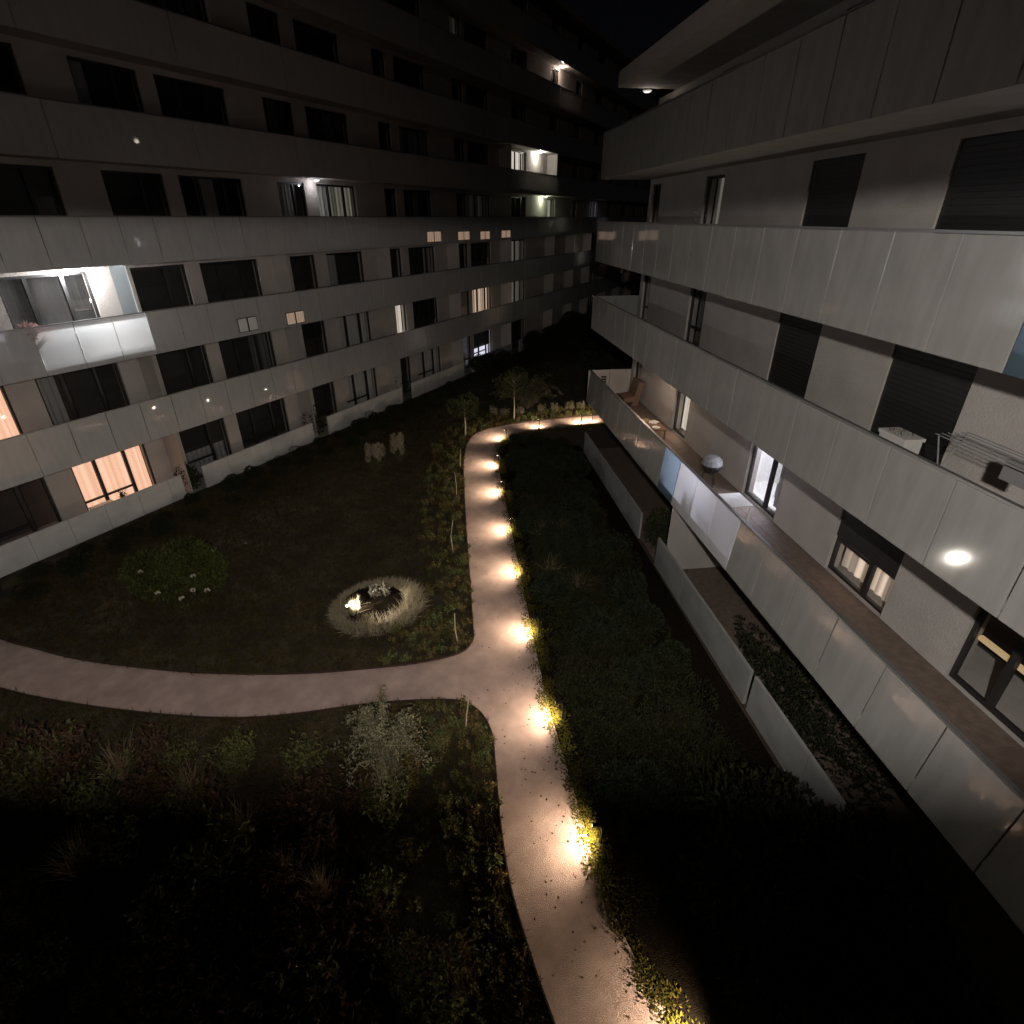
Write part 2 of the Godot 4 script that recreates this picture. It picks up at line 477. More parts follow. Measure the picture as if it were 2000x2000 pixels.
func left_building() -> Node3D:
	var a := deg_to_rad(26.9)
	var b := thing("apartment_building", "long grey apartment block on the left with stacked balcony bands", "building", Vector3(-13.0, 0, -19.6), atan2(-(-cos(a)), sin(a)))
	b.basis = Basis(Vector3(sin(a), 0, -cos(a)), Vector3.UP, Vector3(cos(a), 0, sin(a)))
	var rec := 0.95
	var x0 := -15.0; var x1 := 76.0; var top := 23.1
	var core := Shape.new()
	core.span(x0, x1, -0.3, top, -rec - 12.0, -rec - 1.4)
	part("rear_rooms", core, M.void, b)
	var roof := Shape.new()
	roof.span(x0 - 0.2, x1 + 0.2, top, top + 0.35, -rec - 12.2, 0.15)
	part("roof", roof, M.slab, b)
	for q in [[x0 - 0.25, x0], [x1, x1 + 0.25]]:
		var ends := Shape.new()
		ends.span(q[0], q[1], -0.3, top, -rec - 12.0, 0.0)
		part("end_wall", ends, M.plaster, b)
	# what shows in each window: storey -> column -> [look, blind]
	var lit := {
		"0/3": ["lit_orange", 0.0], "0/11": ["lit_cool", 0.55], "1/2": ["lit_orange", 0.0], "1/8": ["lit_white", 0.0], "1/11": ["lit_warm", 0.0],
		"1/12": ["lit_dim", 0.0], "1/13": ["lit_dim", 0.0], "2/12": ["lit_dim", 0.0], "2/14": ["lit_white", 0.0], "3/7": ["lit_dim", 0.0], "3/13": ["lit_green", 0.0], "4/12": ["lit_white", 0.0],
		"3/15": ["lit_cool", 0.6], "1/19": ["lit_warm", 0.0], "2/19": ["lit_warm", 0.0], "1/17": ["lit_warm", 0.0], "1/18": ["lit_dim", 0.0], "2/3": ["clear", 0.0]}
	for k in 8:
		var y0 := base(k) + 0.3 if k > 0 else 0.0
		var y1 := base(k + 1)
		if k > 0:
			var sl := Shape.new()
			sl.span(x0, x1, base(k), base(k) + 0.3, -rec - 1.4, 0.0)
			part("balcony_slab", sl, M.slab, b)
			var near := 15.0 if k <= 3 else -4.0
			if k <= 3:
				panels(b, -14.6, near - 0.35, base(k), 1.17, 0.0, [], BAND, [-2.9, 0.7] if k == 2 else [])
				panels(b, 14.65, 42.7, base(k), 2.34)
				panels(b, 42.73, x1, base(k), 4.68)
			else:
				panels(b, -14.6, x1, base(k), 4.68)
			rail(b, x0, x1, base(k) + BAND + 0.006)
		else:
			var tf := Shape.new()
			tf.span(x0, x1, -0.3, 0.02, -rec - 1.4, -0.02)
			part("terrace_floor", tf, M.concrete, b)
		var w := Shape.new()
		wall_row(w, x0, x1, y0, y1, -rec, LEFT_COLS, y1 - 0.17)
		part("wall", w, M.plaster, b)
		for j in LEFT_COLS.size():
			if j < 2 and k > 2: continue
			var c = LEFT_COLS[j]
			var what := "dark"
			var q := rng.randf()
			if q < 0.35: what = "curtain"
			elif q < 0.5: what = "drawn"
			elif q < 0.62: what = "lit_faint"
			var bl := 0.0
			if lit.has("%d/%d" % [k, j]):
				what = lit["%d/%d" % [k, j]][0]; bl = lit["%d/%d" % [k, j]][1]
			elif rng.randf() < 0.12: bl = R(0.2, 0.7)
			window(b, c[0], c[1], y0 + 0.02, y1 - 0.18, -rec - 0.12, what, bl)
		for s in [0.43, 7.35, 14.4, 21.4, 28.7, 36.9, 41.6, 46.2, 51.7, 57.0, 62.0]:
			var p := Shape.new()
			if k > 2 and not (k == 4 and s in [28.7, 36.9]): continue
			p.span(s - 0.02, s + 0.02, y0 + 0.05, y1 - 0.02, -rec + 0.01, -0.05)
			part("partition", p, M.screen if k == 2 and s < 1.0 else M.plaster, b)
	for q in [[17.85, 19.3, 8.5, 9.08, "reflected_pane"], [21.2, 22.6, 8.5, 9.02, "reflected_pane"], [24.0, 25.3, 8.46, 8.98, "reflected_pane"], [27.0, 28.4, 8.48, 8.98, "reflected_pane"], [4.15, 5.1, 5.62, 6.18, "lit_dim"], [6.65, 7.7, 5.55, 6.08, "reflected_pane"]]:  # glowing panes painted as reflections of lit windows in the glossy bands
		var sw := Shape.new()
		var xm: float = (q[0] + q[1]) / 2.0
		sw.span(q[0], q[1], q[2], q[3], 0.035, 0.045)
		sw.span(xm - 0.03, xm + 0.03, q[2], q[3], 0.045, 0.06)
		var so := part("window_reflection", sw, M.frame, b)
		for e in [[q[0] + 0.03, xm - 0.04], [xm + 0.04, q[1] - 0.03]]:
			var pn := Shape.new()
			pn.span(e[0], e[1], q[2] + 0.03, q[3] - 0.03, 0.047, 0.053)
			part("pane", pn, M[q[4]], so)  # one half of the painted reflection
	# a window nearly at the left edge is lit; its light and that of the others falls into the yard
	area(b, Vector3(-1.7, 1.2, -0.98), Vector2(2.2, 1.9), Color(1.0, 0.55, 0.32), 0.5)
	area(b, Vector3(25.8, 4.2, -0.98), Vector2(2.4, 1.9), Color(1.0, 0.75, 0.55), 0.5)
	area(b, Vector3(38.0, 10.0, -0.98), Vector2(1.5, 1.9), Color(0.9, 1.0, 0.8), 0.5)
	area(b, Vector3(43.3, 7.0, -0.98), Vector2(1.3, 1.9), Color(1.0, 0.95, 0.9), 0.6)
	area(b, Vector3(16.1, 4.0, -0.98), Vector2(0.9, 1.9), Color(1.0, 0.9, 0.8), 0.4)
	area(b, Vector3(-5.0, 4.2, -0.98), Vector2(2.2, 1.9), Color(1.0, 0.55, 0.32), 0.4)
	return b

func ceiling_lamp(label: String, b: Node3D, at: Vector3, col: Color, e: float, bulb := "bulb_soft") -> void:
	var o := thing("ceiling_lamp", label, "lamp", b.transform * at, 0.0, "lamps under the balcony ceilings")
	var s := Shape.new()
	s.lathe([[0.02, 0.0], [0.15, 0.0], [0.16, -0.03], [0.15, -0.035]])
	part("fitting", s, M.white, o)
	var g := Shape.new()
	g.lathe([[0.148, -0.036], [0.12, -0.07], [0.06, -0.085], [0.001, -0.09]])
	part("diffuser", g, M[bulb], o)
	var l := OmniLight3D.new()
	l.light_color = col.linear_to_srgb(); l.light_energy = e; l.light_size = 0.1; l.omni_range = 40; l.omni_attenuation = 2; l.shadow_enabled = true
	l.name = "lamp_light"
	o.add_child(l); l.position = Vector3(0, -0.2, 0)

func right_building() -> Node3D:
	var a := deg_to_rad(-6.96)
	var b := thing("apartment_building", "pale apartment block on the right with deep glass fronted balconies", "building", Vector3(3.40, 0, -24.7))
	b.basis = Basis(Vector3(-sin(a), 0, cos(a)), Vector3.UP, Vector3(-cos(a), 0, -sin(a)))
	var rec := 2.0
	var x0 := 0.0; var x1 := 31.0; var top := 13.62
	var core := Shape.new()
	core.span(x0 + 0.3, x1, -0.3, top, -rec - 12.0, -rec - 1.4)
	part("rear_rooms", core, M.void, b)
	var roof := Shape.new()
	roof.span(x0 + 1.7, x1 + 0.2, top, top + 0.42, -rec - 12.2, 0.06)
	part("roof", roof, M.slab, b)
	for q in [[x0, x0 + 0.29, -rec], [x1, x1 + 0.25, 0.0]]:
		var ends := Shape.new()
		ends.span(q[0], q[1], -0.3, top, -rec - 12.0, q[2])
		part("end_wall", ends, M.plaster_pale, b)
	var lit := {"1/1": ["lit_white", 0.0], "1/2": ["clear", 0.0], "1/3": ["lit_warm", 0.70], "3/1": ["lit_dim", 0.0], "2/1": ["curtain", 0.0], "1/4": ["dark", 0.0], "2/2": ["dark", 0.985], "2/3": ["dark", 0.985], "3/2": ["dark", 0.985], "3/3": ["dark", 0.985], "3/4": ["lit_cool", 0.0]}
	for k in 5:
		var y0: float = RB_BOT[k] + 0.3 if k > 0 else 0.02
		var y1: float = RB_BOT[k + 1] if k < 4 else top
		if k > 0:
			var sl := Shape.new()
			sl.span(x0 + 0.02, x1, RB_BOT[k], RB_BOT[k] + 0.26, -rec - 1.4, 0.0)
			part("balcony_slab", sl, M.slab, b)
			var fl := Shape.new()
			var fx := x0 + 0.05
			while fx < x1 - 0.3:
				for fz in 4: fl.box(Vector3(fx + 0.25, RB_BOT[k] + 0.275, -0.30 - 0.49 * fz), Vector3(0.488, 0.03, 0.482))
				fx += 0.495
			part("balcony_paving", fl, M.deck, b)
			panels(b, 0.10, x1, RB_BOT[k], 1.15, 0.085 if k == 1 else 0.0, [9.9] if k == 1 else [19.05] if k == 3 else [], RB_TOP[k] - RB_BOT[k], [10.4, 14.0] if k == 1 else [], "panel_right", "panel_lit")
			rail(b, x0, x1, RB_TOP[k] + 0.006, -0.085 if k == 1 else 0.0)
			for q in 2:                                     # the balcony's far end
				var es := Shape.new()
				es.span(x0 - 0.012, x0 + 0.012, RB_BOT[k] + 0.005, RB_TOP[k], -rec + 0.02 + q * 0.99, -rec + 0.99 + q * 0.99)
				part("end_panel", es, M.panel_right if k != 1 else M.plaster, b)
		else:
			var tf := Shape.new()
			tf.span(x0, x1, -0.3, 0.02, -rec - 1.4, -0.02)
			part("terrace_floor", tf, M.deck, b)
		var w := Shape.new()
		wall_row(w, x0 + 0.29, x1, y0, y1, -rec, RIGHT_COLS, y1 - 0.17)
		part("wall", w, M.plaster_pale, b)
		for j in RIGHT_COLS.size():
			if j > 5: continue
			var c = RIGHT_COLS[j]
			var what := "dark"; var bl := 0.0
			if lit.has("%d/%d" % [k, j]):
				what = lit["%d/%d" % [k, j]][0]; bl = lit["%d/%d" % [k, j]][1]
			elif rng.randf() < 0.4: what = "curtain"
			window(b, c[0], c[1], y0 + 0.02, y1 - 0.18, -rec - 0.12, what, bl, k == 1 and j != 3, 0.07)
		for s in ([10.42] if k == 0 else [21.4] if k == 2 else [22.0]):
			var p := Shape.new()
			p.span(s - 0.025, s + 0.025, y0 + 0.05, y1 - 0.02, -rec + 0.01, -0.06)
			part("partition", p, M.plaster_pale, b)
	# the white lit room behind the open sliding door
	var room := Shape.new()
	var ry: float = RB_BOT[1] + 0.30
	room.span(9.9, 13.0, ry - 0.02, ry, -rec - 1.38, -rec - 0.345); room.span(9.9, 13.0, ry + 2.58, ry + 2.60, -rec - 1.38, -rec - 0.345)
	room.span(9.9, 13.0, ry, ry + 2.58, -rec - 1.39, -rec - 1.37)
	room.span(9.88, 9.9, ry, ry + 2.58, -rec - 1.38, -rec - 0.345); room.span(13.0, 13.02, ry, ry + 2.58, -rec - 1.38, -rec - 0.345)
	part("lit_room", room, M.white, b)
	var rl := OmniLight3D.new()
	rl.light_color = Color(0.84, 0.86, 1.0).linear_to_srgb(); rl.light_energy = 5.0; rl.light_size = 0.12; rl.omni_range = 30; rl.omni_attenuation = 2; rl.shadow_enabled = true; rl.name = "room_light"
	b.add_child(rl); rl.position = Vector3(11.3, ry + 2.3, -rec - 0.8)
	area(b, Vector3(11.5, ry + 1.1, -rec - 0.02), Vector2(1.4, 2.0), Color(0.78, 0.80, 1.0), 2.8)
	area(b, Vector3(19.2, RB_BOT[3] + 1.7, -rec - 0.02), Vector2(2.0, 2.0), Color(0.70, 0.80, 1.0), 0.22)
	area(b, Vector3(5.7, ry + 1.1, -rec - 0.02), Vector2(1.0, 2.0), Color(1.0, 0.68, 0.45), 1.3)
	area(b, Vector3(15.4, ry + 0.5, -rec - 0.02), Vector2(1.4, 0.8), Color(1.0, 0.72, 0.52), 0.15)
	var gs := Shape.new()                                   # added glowing strip, standing in for a yellow reflection in this window
	gs.span(17.95, 20.35, ry + 0.86, ry + 0.93, -rec - 0.30, -rec - 0.22)
	part("reflection_streak", gs, M.streak_glow, b)
	var dr := Shape.new()
	for i in 13: dr.span(11.65 + i * 0.045, 11.58 + i * 0.045, ry + 0.1, ry + 2.3, -rec - 0.42 + 0.04 * (i % 2), -rec - 0.40 + 0.04 * (i % 2))
	part("curtain", dr, M.cloth, b)
	var ch := Shape.new()
	ch.span(10.95, 11.4, ry, ry + 0.45, -rec - 1.2, -rec - 0.8); ch.span(10.95, 11.4, ry + 0.45, ry + 0.9, -rec - 1.2, -rec - 1.12)
	part("chair_silhouette", ch, M.grey, b)
	return b

# ------------------------------------------------------------------ garden lamps
func hooded_lamp() -> Node3D:
	var o := thing("path_lamp", "", "lamp", Vector3.ZERO, 0.0, "hooded lamps along the right edge of the path")
	var s := Shape.new()
	s.tube([Vector3(0, 0, 0), Vector3(0, 0.38, 0), Vector3(0, 0.45, 0.008), Vector3(0, 0.495, 0.035), Vector3(0, 0.515, 0.075)], [0.022, 0.02, 0.02, 0.022, 0.024], 8)
	part("post", s, M.black, o)
	var f := Shape.new()
	f.lathe([[0.001, 0.02], [0.05, 0.018], [0.055, 0.0]], Vector3.ZERO, 12)
	part("foot", f, M.black, o)
	var hd := Shape.new()
	hd.box(Vector3(0, 0.518, 0.12), Vector3(0.08, 0.028, 0.12), Basis(Vector3.RIGHT, 0.1))
	hd.box(Vector3(0, 0.535, 0.11), Vector3(0.056, 0.012, 0.085), Basis(Vector3.RIGHT, 0.1))
	part("hood", hd, M.black, o)
	var ln := Shape.new()
	ln.box(Vector3(0, 0.5, 0.125), Vector3(0.055, 0.008, 0.085), Basis(Vector3.RIGHT, 0.1))
	part("lens", ln, M.bulb, o)
	var tip := Shape.new()
	tip.box(Vector3(0, 0.498, 0.178), Vector3(0.045, 0.008, 0.006))
	part("glint_strip", tip, M.glint, o)  # added glowing strip, gives the lamp a glint in the balcony panels
	var l := SpotLight3D.new()
	l.light_color = Color(1.0, 0.80, 0.58).linear_to_srgb(); l.light_energy = 6.2; l.spot_range = 30; l.spot_attenuation = 2
	l.spot_angle = 74; l.spot_angle_attenuation = 1.0; l.light_size = 0.05; l.shadow_enabled = true
	l.name = "lamp_light"
	o.add_child(l)
	l.position = Vector3(0, 0.485, 0.13)
	l.look_at_from_position(l.position, l.position + Vector3(0, -1, 1.3), Vector3.RIGHT)
	return o

func _ready() -> void:
	rng.seed = 20240
	# ---- camera
	var cam := Camera3D.new()
	cam.position = Vector3(0, 9.8, 0); cam.rotation.x = -atan(576.0 / 1079.0)
	cam.fov = rad_to_deg(2.0 * atan(1000.0 / 1079.0)); cam.near = 0.05; cam.far = 400.0
	add_child(cam); cam.current = true
	# ---- night sky, the faint glow of the town, exposure
	var env := Environment.new()
	env.background_mode = Environment.BG_SKY
	var sky := Sky.new(); var sm := ProceduralSkyMaterial.new()
	sm.sky_top_color = Color(0.010, 0.011, 0.016); sm.sky_horizon_color = Color(0.030, 0.031, 0.040)
	sm.ground_bottom_color = Color(0.01, 0.01, 0.01); sm.ground_horizon_color = Color(0.03, 0.03, 0.038)
	sky.sky_material = sm; env.sky = sky
	env.tonemap_mode = Environment.TONE_MAPPER_LINEAR; env.tonemap_exposure = 1.0
	env.sdfgi_enabled = true; env.ssao_enabled = true; env.ssil_enabled = true
	var we := WorldEnvironment.new(); we.environment = env; add_child(we)
	var moon := DirectionalLight3D.new()
	moon.light_color = Color(1.0, 0.93, 0.86); moon.light_energy = 0.008; moon.light_angular_distance = 2.0
	moon.shadow_enabled = true; moon.sky_mode = DirectionalLight3D.SKY_MODE_LIGHT_ONLY
	add_child(moon)
	moon.look_at_from_position(Vector3.ZERO, Vector3(0.14, -0.115, -0.99), Vector3.UP)
	make_materials()

	# ---- ground, lawn, beds, path
	var gs := Shape.new()
	gs.quad(Vector3(-160, -0.004, 60), Vector3(-160, -0.004, -220), Vector3(160, -0.004, -220), Vector3(160, -0.004, 60), Vector3.UP)
	struct("ground", gs, M.soil)
	var left_low := smooth(V2([2.9, 3.0, 1.5, -0.9, 0.95, -2.4, 0.58, -3.39, 0.34, -4.01, -0.01, -5.1, -0.2, -6.18, -0.33, -7.38, -0.43, -8.22, -0.72, -8.8, -1.16, -9.11, -1.78, -9.15, -2.5, -9.11, -3.45, -9.0, -4.8, -8.75, -6.04, -8.63, -7.5, -8.7, -9.17, -8.91, -10.54, -9.15, -12.05, -9.51, -17, -10.9]))
	var left_up := smooth(V2([-17, -12.7, -13.49, -11.27, -12.39, -10.92, -10.85, -10.48, -8.94, -10.17, -7.29, -10.0, -5.23, -9.99, -3.47, -10.17, -2.19, -10.39, -1.3, -10.73, -1.03, -11.2, -1.05, -11.7, -1.16, -12.74, -1.33, -14.35, -1.62, -17.0, -1.96, -20.48, -2.2, -23.28, -2.17, -25.62, -1.67, -27.14, -0.45, -28.13, 1.27, -28.82, 2.75, -29.27, 4.56, -29.73, 9.0, -30.6]))
	var right := smooth(V2([9.0, -29.4, 5.01, -28.45, 2.62, -27.75, 1.21, -27.28, 0.05, -26.7, -0.54, -25.41, -0.63, -23.28, -0.39, -20.48, -0.02, -17.0, 0.31, -13.78, 0.62, -10.77, 0.83, -9.03, 1.0, -8.02, 1.21, -6.81, 1.39, -5.79, 1.58, -4.94, 1.91, -4.01, 2.36, -3.2, 3.0, -1.9, 5.0, 3.0]))
	var path := PackedVector2Array(); path.append_array(left_low); path.append_array(left_up); path.append_array(right)
	struct("path", flat(path, 0.004), M.path)
	var lawn_low := PackedVector2Array(left_low); lawn_low.append_array(V2([-17, 3.0]))
	struct("lawn", flat(lawn_low, 0.0), M.lawn)
	var lawn_up := PackedVector2Array(left_up); lawn_up.append_array(V2([9, -34, 4, -56, -20, -19, -20, -14]))
	struct("lawn", flat(lawn_up, 0.0), M.lawn)
	var e1 := part("path_edging", strip(left_up, 0.025, -0.02, 0.055), M.edging, self); tag(e1, "thin dark steel edging on the far left side of the path", "edging")
	var e2 := part("path_edging", strip(left_low, 0.025, -0.02, 0.055), M.edging, self); tag(e2, "thin dark steel edging round the near left bed", "edging")

	# ---- the two blocks
	var LB := left_building()
	var RB := right_building()
	build_yard(LB, RB, path, left_up, left_low, right)
	build_balconies(LB, RB)
	own_balcony()

# The photograph's walls are lit from the photographer's own balcony: the light stops level with its lamp shade and
# below its parapet, and the balcony bands throw their shade down and away from it.  So that balcony is built too.
func own_balcony() -> void:
	var b := thing("balcony", "photographer's own third floor balcony, behind the camera", "balcony", Vector3(0, 0, 0.3))
	var s := Shape.new(); s.span(-4.5, 4.5, 8.4, 8.7, 0.0, 2.6); part("floor_slab", s, M.deck, b)
	s = Shape.new(); s.span(-4.5, 4.5, 11.32, 11.62, 0.0, 2.6); part("ceiling_slab", s, M.void, b)
	s = Shape.new(); s.span(-4.5, 4.5, 8.7, 11.32, 2.2, 2.5); part("rear_wall", s, M.void, b)
	for i in 8:
		s = Shape.new(); s.span(-4.5 + 1.125 * i + 0.01, -4.5 + 1.125 * (i + 1) - 0.01, 8.4, 9.47, -0.03, 0.0); part("parapet_panel", s, M.grey, b)
	s = Shape.new(); s.span(-4.5, 4.5, 9.47, 9.51, -0.04, 0.02); part("handrail", s, M.metal, b)
	var o := thing("shaded_lamp", "hanging lamp with an opaque shade over the photographer's balcony", "lamp", Vector3(0.25, 10.62, 1.15))
	s = Shape.new(); s.tube([Vector3(0, 0.17, 0), Vector3(0, 0.7, 0)], [0.006, 0.006]); part("cord", s, M.black, o)
	s = Shape.new(); s.lathe([[0.001, 0.18], [0.12, 0.16], [0.2, 0.06], [0.21, 0.0]]); part("shade", s, M.black, o)
	s = Shape.new(); s.lathe([[0.001, 0.0], [0.05, 0.02], [0.06, 0.06], [0.03, 0.11], [0.001, 0.12]]); part("bulb", s, M.bulb_soft, o)
	var l := SpotLight3D.new()
	l.light_color = Color(1.0, 0.945, 0.89).linear_to_srgb(); l.light_energy = OWN; l.spot_range = 90; l.spot_attenuation = 2
	l.spot_angle = 89.4; l.spot_angle_attenuation = 0.04; l.light_size = 0.12; l.shadow_enabled = true; l.name = "lamp_light"
	o.add_child(l); l.rotation.x = -PI / 2; l.position.y = -0.03

func terrace_wall(b: Node3D, x0: float, x1: float, y0: float, y1: float, label: String, group: String, joint: float) -> void:
	var o := thing("terrace_wall", label, "wall", b.transform * Vector3((x0 + x1) / 2, 0, 0.02), 0.0, group)
	o.basis = b.basis
	var w := x1 - x0; var x := -w / 2
	while x < w / 2 - 0.05:
		var pw := minf(joint, w / 2 - x)
		var s := Shape.new()
		s.box(Vector3(x + pw / 2, (y0 + y1) / 2, 0), Vector3(pw - 0.014, y1 - y0, 0.07))
		s.box(Vector3(x + pw / 2, y1 + 0.012, 0), Vector3(pw - 0.02, 0.02, 0.05))
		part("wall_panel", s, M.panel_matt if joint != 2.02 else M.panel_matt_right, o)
		x += pw

func build_yard(LB: Node3D, RB: Node3D, path: PackedVector2Array, left_up: PackedVector2Array, left_low: PackedVector2Array, right: PackedVector2Array) -> void:
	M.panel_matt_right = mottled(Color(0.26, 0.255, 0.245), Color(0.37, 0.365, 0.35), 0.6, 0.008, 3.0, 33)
	M.panel_matt = mottled(Color(0.44, 0.43, 0.415), Color(0.60, 0.59, 0.57), 0.6, 0.008, 3.0, 31)
	# ---- hooded lamps: place, way they face
	var lamps := [[2.66, -3.12, -0.9, -0.3], [1.57, -5.87, -1, -0.12], [1.12, -8.62, -1, -0.1], [0.72, -11.48, -1, -0.06], [0.38, -14.35, -1, -0.06], [0.08, -16.95, -1, -0.06], [-0.3, -19.99, -1, -0.06], [-0.52, -22.75, -1, 0.0], [-0.28, -26.0, -0.8, -0.5], [1.42, -27.55, -0.3, -1], [3.7, -28.25, -0.25, -1], [4.3, -28.42, -0.1, -1]]
	var words := ["hooded lamp at the bottom edge of the photo, its yellow pool cut off", "nearest whole hooded lamp, lighting yellow leaves at the path's right edge", "second whole hooded lamp from the bottom, just past the bend towards the junction", "third hooded lamp up the path, level with the junction of the side path", "fourth hooded lamp up the path, level with the lit grass ring", "fifth hooded lamp up the straight part of the path", "sixth hooded lamp up the straight part of the path", "seventh hooded lamp, the last before the far bend", "hooded lamp standing on the inside of the far bend", "single dark hooked lamp seen against the bright path beyond the bend", "left one of two small lamps beside the far end of the terrace wall", "right one of two small lamps beside the far end of the terrace wall"]
	var first: Node3D
	for q in lamps: lamp_spots.append(Vector2(q[0], q[1]))
	for i in lamps.size():
		var q = lamps[i]
		var turn := atan2(q[2], q[3])
		if i == 0:
			first = hooded_lamp()
			first.position = Vector3(q[0], 0, q[1]); first.rotation.y = turn; first.set_meta("label", words[0])
		else:
			copy(first, Vector3(q[0], 0, q[1]), turn, words[i])
	# ---- walls of the ground-floor terraces
	var segs := [[-13.9, -7.2, "at the far left edge of the photo"], [-6.3, 0.1, "in front of the orange lit ground floor window"], [1.0, 7.05, "second from the left, right of the orange window"], [8.05, 14.2, "third from the left, before the fourth hedge gap"], [15.2, 21.3, "fourth from the left behind the pale feathery grasses"], [22.4, 28.6, "below the half lowered blind with white light"], [30.0, 48.0, "long and low, farthest along the left block"]]
	for s in segs: terrace_wall(LB, s[0], s[1], -0.25, 0.92, "pale terrace wall of the left block " + s[2], "terrace walls of the left block", 1.17 if s[0] < 14 else 2.05)
	var rsegs := [[0.3, 8.35, "farthest, running up to the far bend of the path"], [9.95, 15.75, "in the middle, beyond the dark hedge gap"], [15.9, 19.3, "nearest, fading into the dark bushes below"]]
	for s in rsegs: terrace_wall(RB, s[0], s[1], -0.1, 0.98, "low pale terrace wall of the right block, " + s[2], "terrace walls of the right block", 2.02)
	# ---- hedges in the gaps between the terraces
	var hg := 0
	for x in [-6.75, 0.55, 7.55, 14.7, 21.85]:
		var o := thing("hedge", ["clipped dark hedge in the leftmost gap of the left terrace walls", "clipped dark hedge right of the orange lit terrace", "clipped dark hedge in the third gap of the left terrace walls", "clipped dark hedge in the fourth gap of the left terrace walls", "clipped dark hedge left of the half lowered blind"][hg], "hedge", LB.transform * Vector3(x, -0.1, -0.35), 0.0, "hedges dividing the left terraces")
		o.basis = LB.basis
		part("foliage", bush_shape(0.42, 1.75, 0.6, 1500, 0.09, Color(0.018, 0.024, 0.012), Color(0.045, 0.055, 0.025)), M.leaf, o)
		hg += 1
	var rh := thing("hedge", "clipped dark hedge in the gap of the right terrace walls", "hedge", RB.transform * Vector3(9.15, 0, -0.45))
	rh.basis = RB.basis
	part("foliage", bush_shape(0.75, 1.7, 0.6, 1900, 0.09, Color(0.02, 0.026, 0.014), Color(0.05, 0.06, 0.03)), M.leaf, rh)

	var th := thing("hedge", "long black hedge inside the near right terrace, below the lower balcony", "hedge", RB.transform * Vector3(16.6, 0, -0.75))
	th.basis = RB.basis
	part("foliage", bush_shape(3.4, 1.25, 0.55, 3600, 0.11, Color(0.010, 0.012, 0.007), Color(0.034, 0.038, 0.02)), M.leaf, th)

	# ---- the mass of shrubs between the path and the right block
	var dark := [bush_shape(1.0, 1.25, 1.0, 2600, 0.10, Color(0.010, 0.011, 0.006), Color(0.038, 0.038, 0.017)).done(), bush_shape(1.0, 1.0, 1.0, 2600, 0.08, Color(0.012, 0.012, 0.006), Color(0.046, 0.042, 0.02)).done(), bush_shape(1.0, 1.4, 1.0, 2800, 0.12, Color(0.010, 0.013, 0.008), Color(0.035, 0.042, 0.022)).done()]
	var bed := PackedVector2Array()
	for q in right:
		if q.y > -26.0 and q.y < 2.5: bed.append(q)
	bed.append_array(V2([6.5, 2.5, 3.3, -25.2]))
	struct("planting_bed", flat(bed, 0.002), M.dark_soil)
	var mass := [[], [], []]
	var z := -25.3
	while z < 1.5:
		var xr := 6.41 + 0.122 * z - 0.35            # the terrace wall
		var xl := 100.0
		for i in right.size() - 1:
			if (right[i].y - z) * (right[i + 1].y - z) <= 0.0: xl = minf(xl, lerpf(right[i].x, right[i + 1].x, inverse_lerp(right[i].y, right[i + 1].y, z)))
		var x := xl + (0.85 if z < -6.5 else 0.8)
		while x < xr - 0.6:
			if Vector2(x - 2.66, z + 3.12).length() < 1.7:
				x += 0.82
				continue
			mass[rng.randi() % 3].append([Vector3(x + R(-0.15, 0.15), -0.02, z + R(-0.3, 0.3)), R(0, TAU), R(0.5, 0.82) * (0.7 if z < -23.0 else 1.0) + (0.75 if z > -5.2 and x > 3.2 else 0.0), Color.WHITE])
			x += 0.68
		z += 0.72
	for i in 3: tag(scatter("shrub_mass", dark[i], M.leaf, mass[i]), "black mass of leafy shrubs between the path and the right block", "shrubs")
	# ---- dark shrubs along the left block and at the far end
	mass = [[], [], []]
	for i in 62:
		mass[rng.randi() % 3].append([LB.transform * Vector3(-11.0 + i * 0.68, -0.12, 0.95 + 0.8 * (i % 2) + R(-0.2, 0.4)), R(0, TAU), R(0.36, 0.6), Color.WHITE])
	for i in 3: tag(scatter("wall_shrubs", dark[i], M.leaf, mass[i]), "dark shrubs in the bed along the left terrace walls", "shrubs")
	mass = [[], [], []]
	for i in 26:
		var p := Vector3(R(-3.0, 9.0), 0, R(-60, -33.5))
		var lx := (LB.transform.affine_inverse() * p).z
		if lx < 1.2: p += LB.basis.z * (1.6 - lx)
		mass[rng.randi() % 3].append([p, R(0, TAU), R(1.0, 1.6), Color.WHITE])
	for i in 3: tag(scatter("far_shrubs", dark[i], M.leaf, mass[i]), "black shrubs in the unlit far part of the courtyard", "shrubs")

	# ---- ring of pale grass with its garden spotlight
	var ctr := Vector3(-3.92, 0, -12.68)
	var ring := thing("grass_ring", "round ring of pale ornamental grass with a dark hollow, lit by a spotlight", "ornamental grass", ctr)
	var rs := Shape.new()
	for i in 5200:
		var a := R(0, TAU)
		var side := 0.5 + 0.5 * cos(a - 0.75)                 # the ring is thickest towards the path
		var rr := lerpf(1.0, R(0.8, 1.35), 0.35 + 0.65 * side)
		var out := Vector3(cos(a), 0, sin(a))
		var d := (Vector3.UP * R(0.5, 1.0) + out * R(-0.25, 0.7) + rand_dir() * 0.35).normalized()
		rs.tint = tone(Color(0.24, 0.20, 0.13), Color(0.52, 0.45, 0.32))
		rs.blade(out * rr * 1.04, d, d.cross(rand_dir()).normalized(), R(0.22, 0.5) * (0.3 + 0.7 * side), 0.014, 0.22)
	part("blades", rs, M.straw, ring)
	var hollow := PackedVector2Array()
	for i in 40: hollow.append(Vector2(ctr.x + 1.25 * cos(TAU * i / 40.0), ctr.z + 1.25 * sin(TAU * i / 40.0)))
	struct("mulch_bed", flat(hollow, 0.009), M.dark_soil)
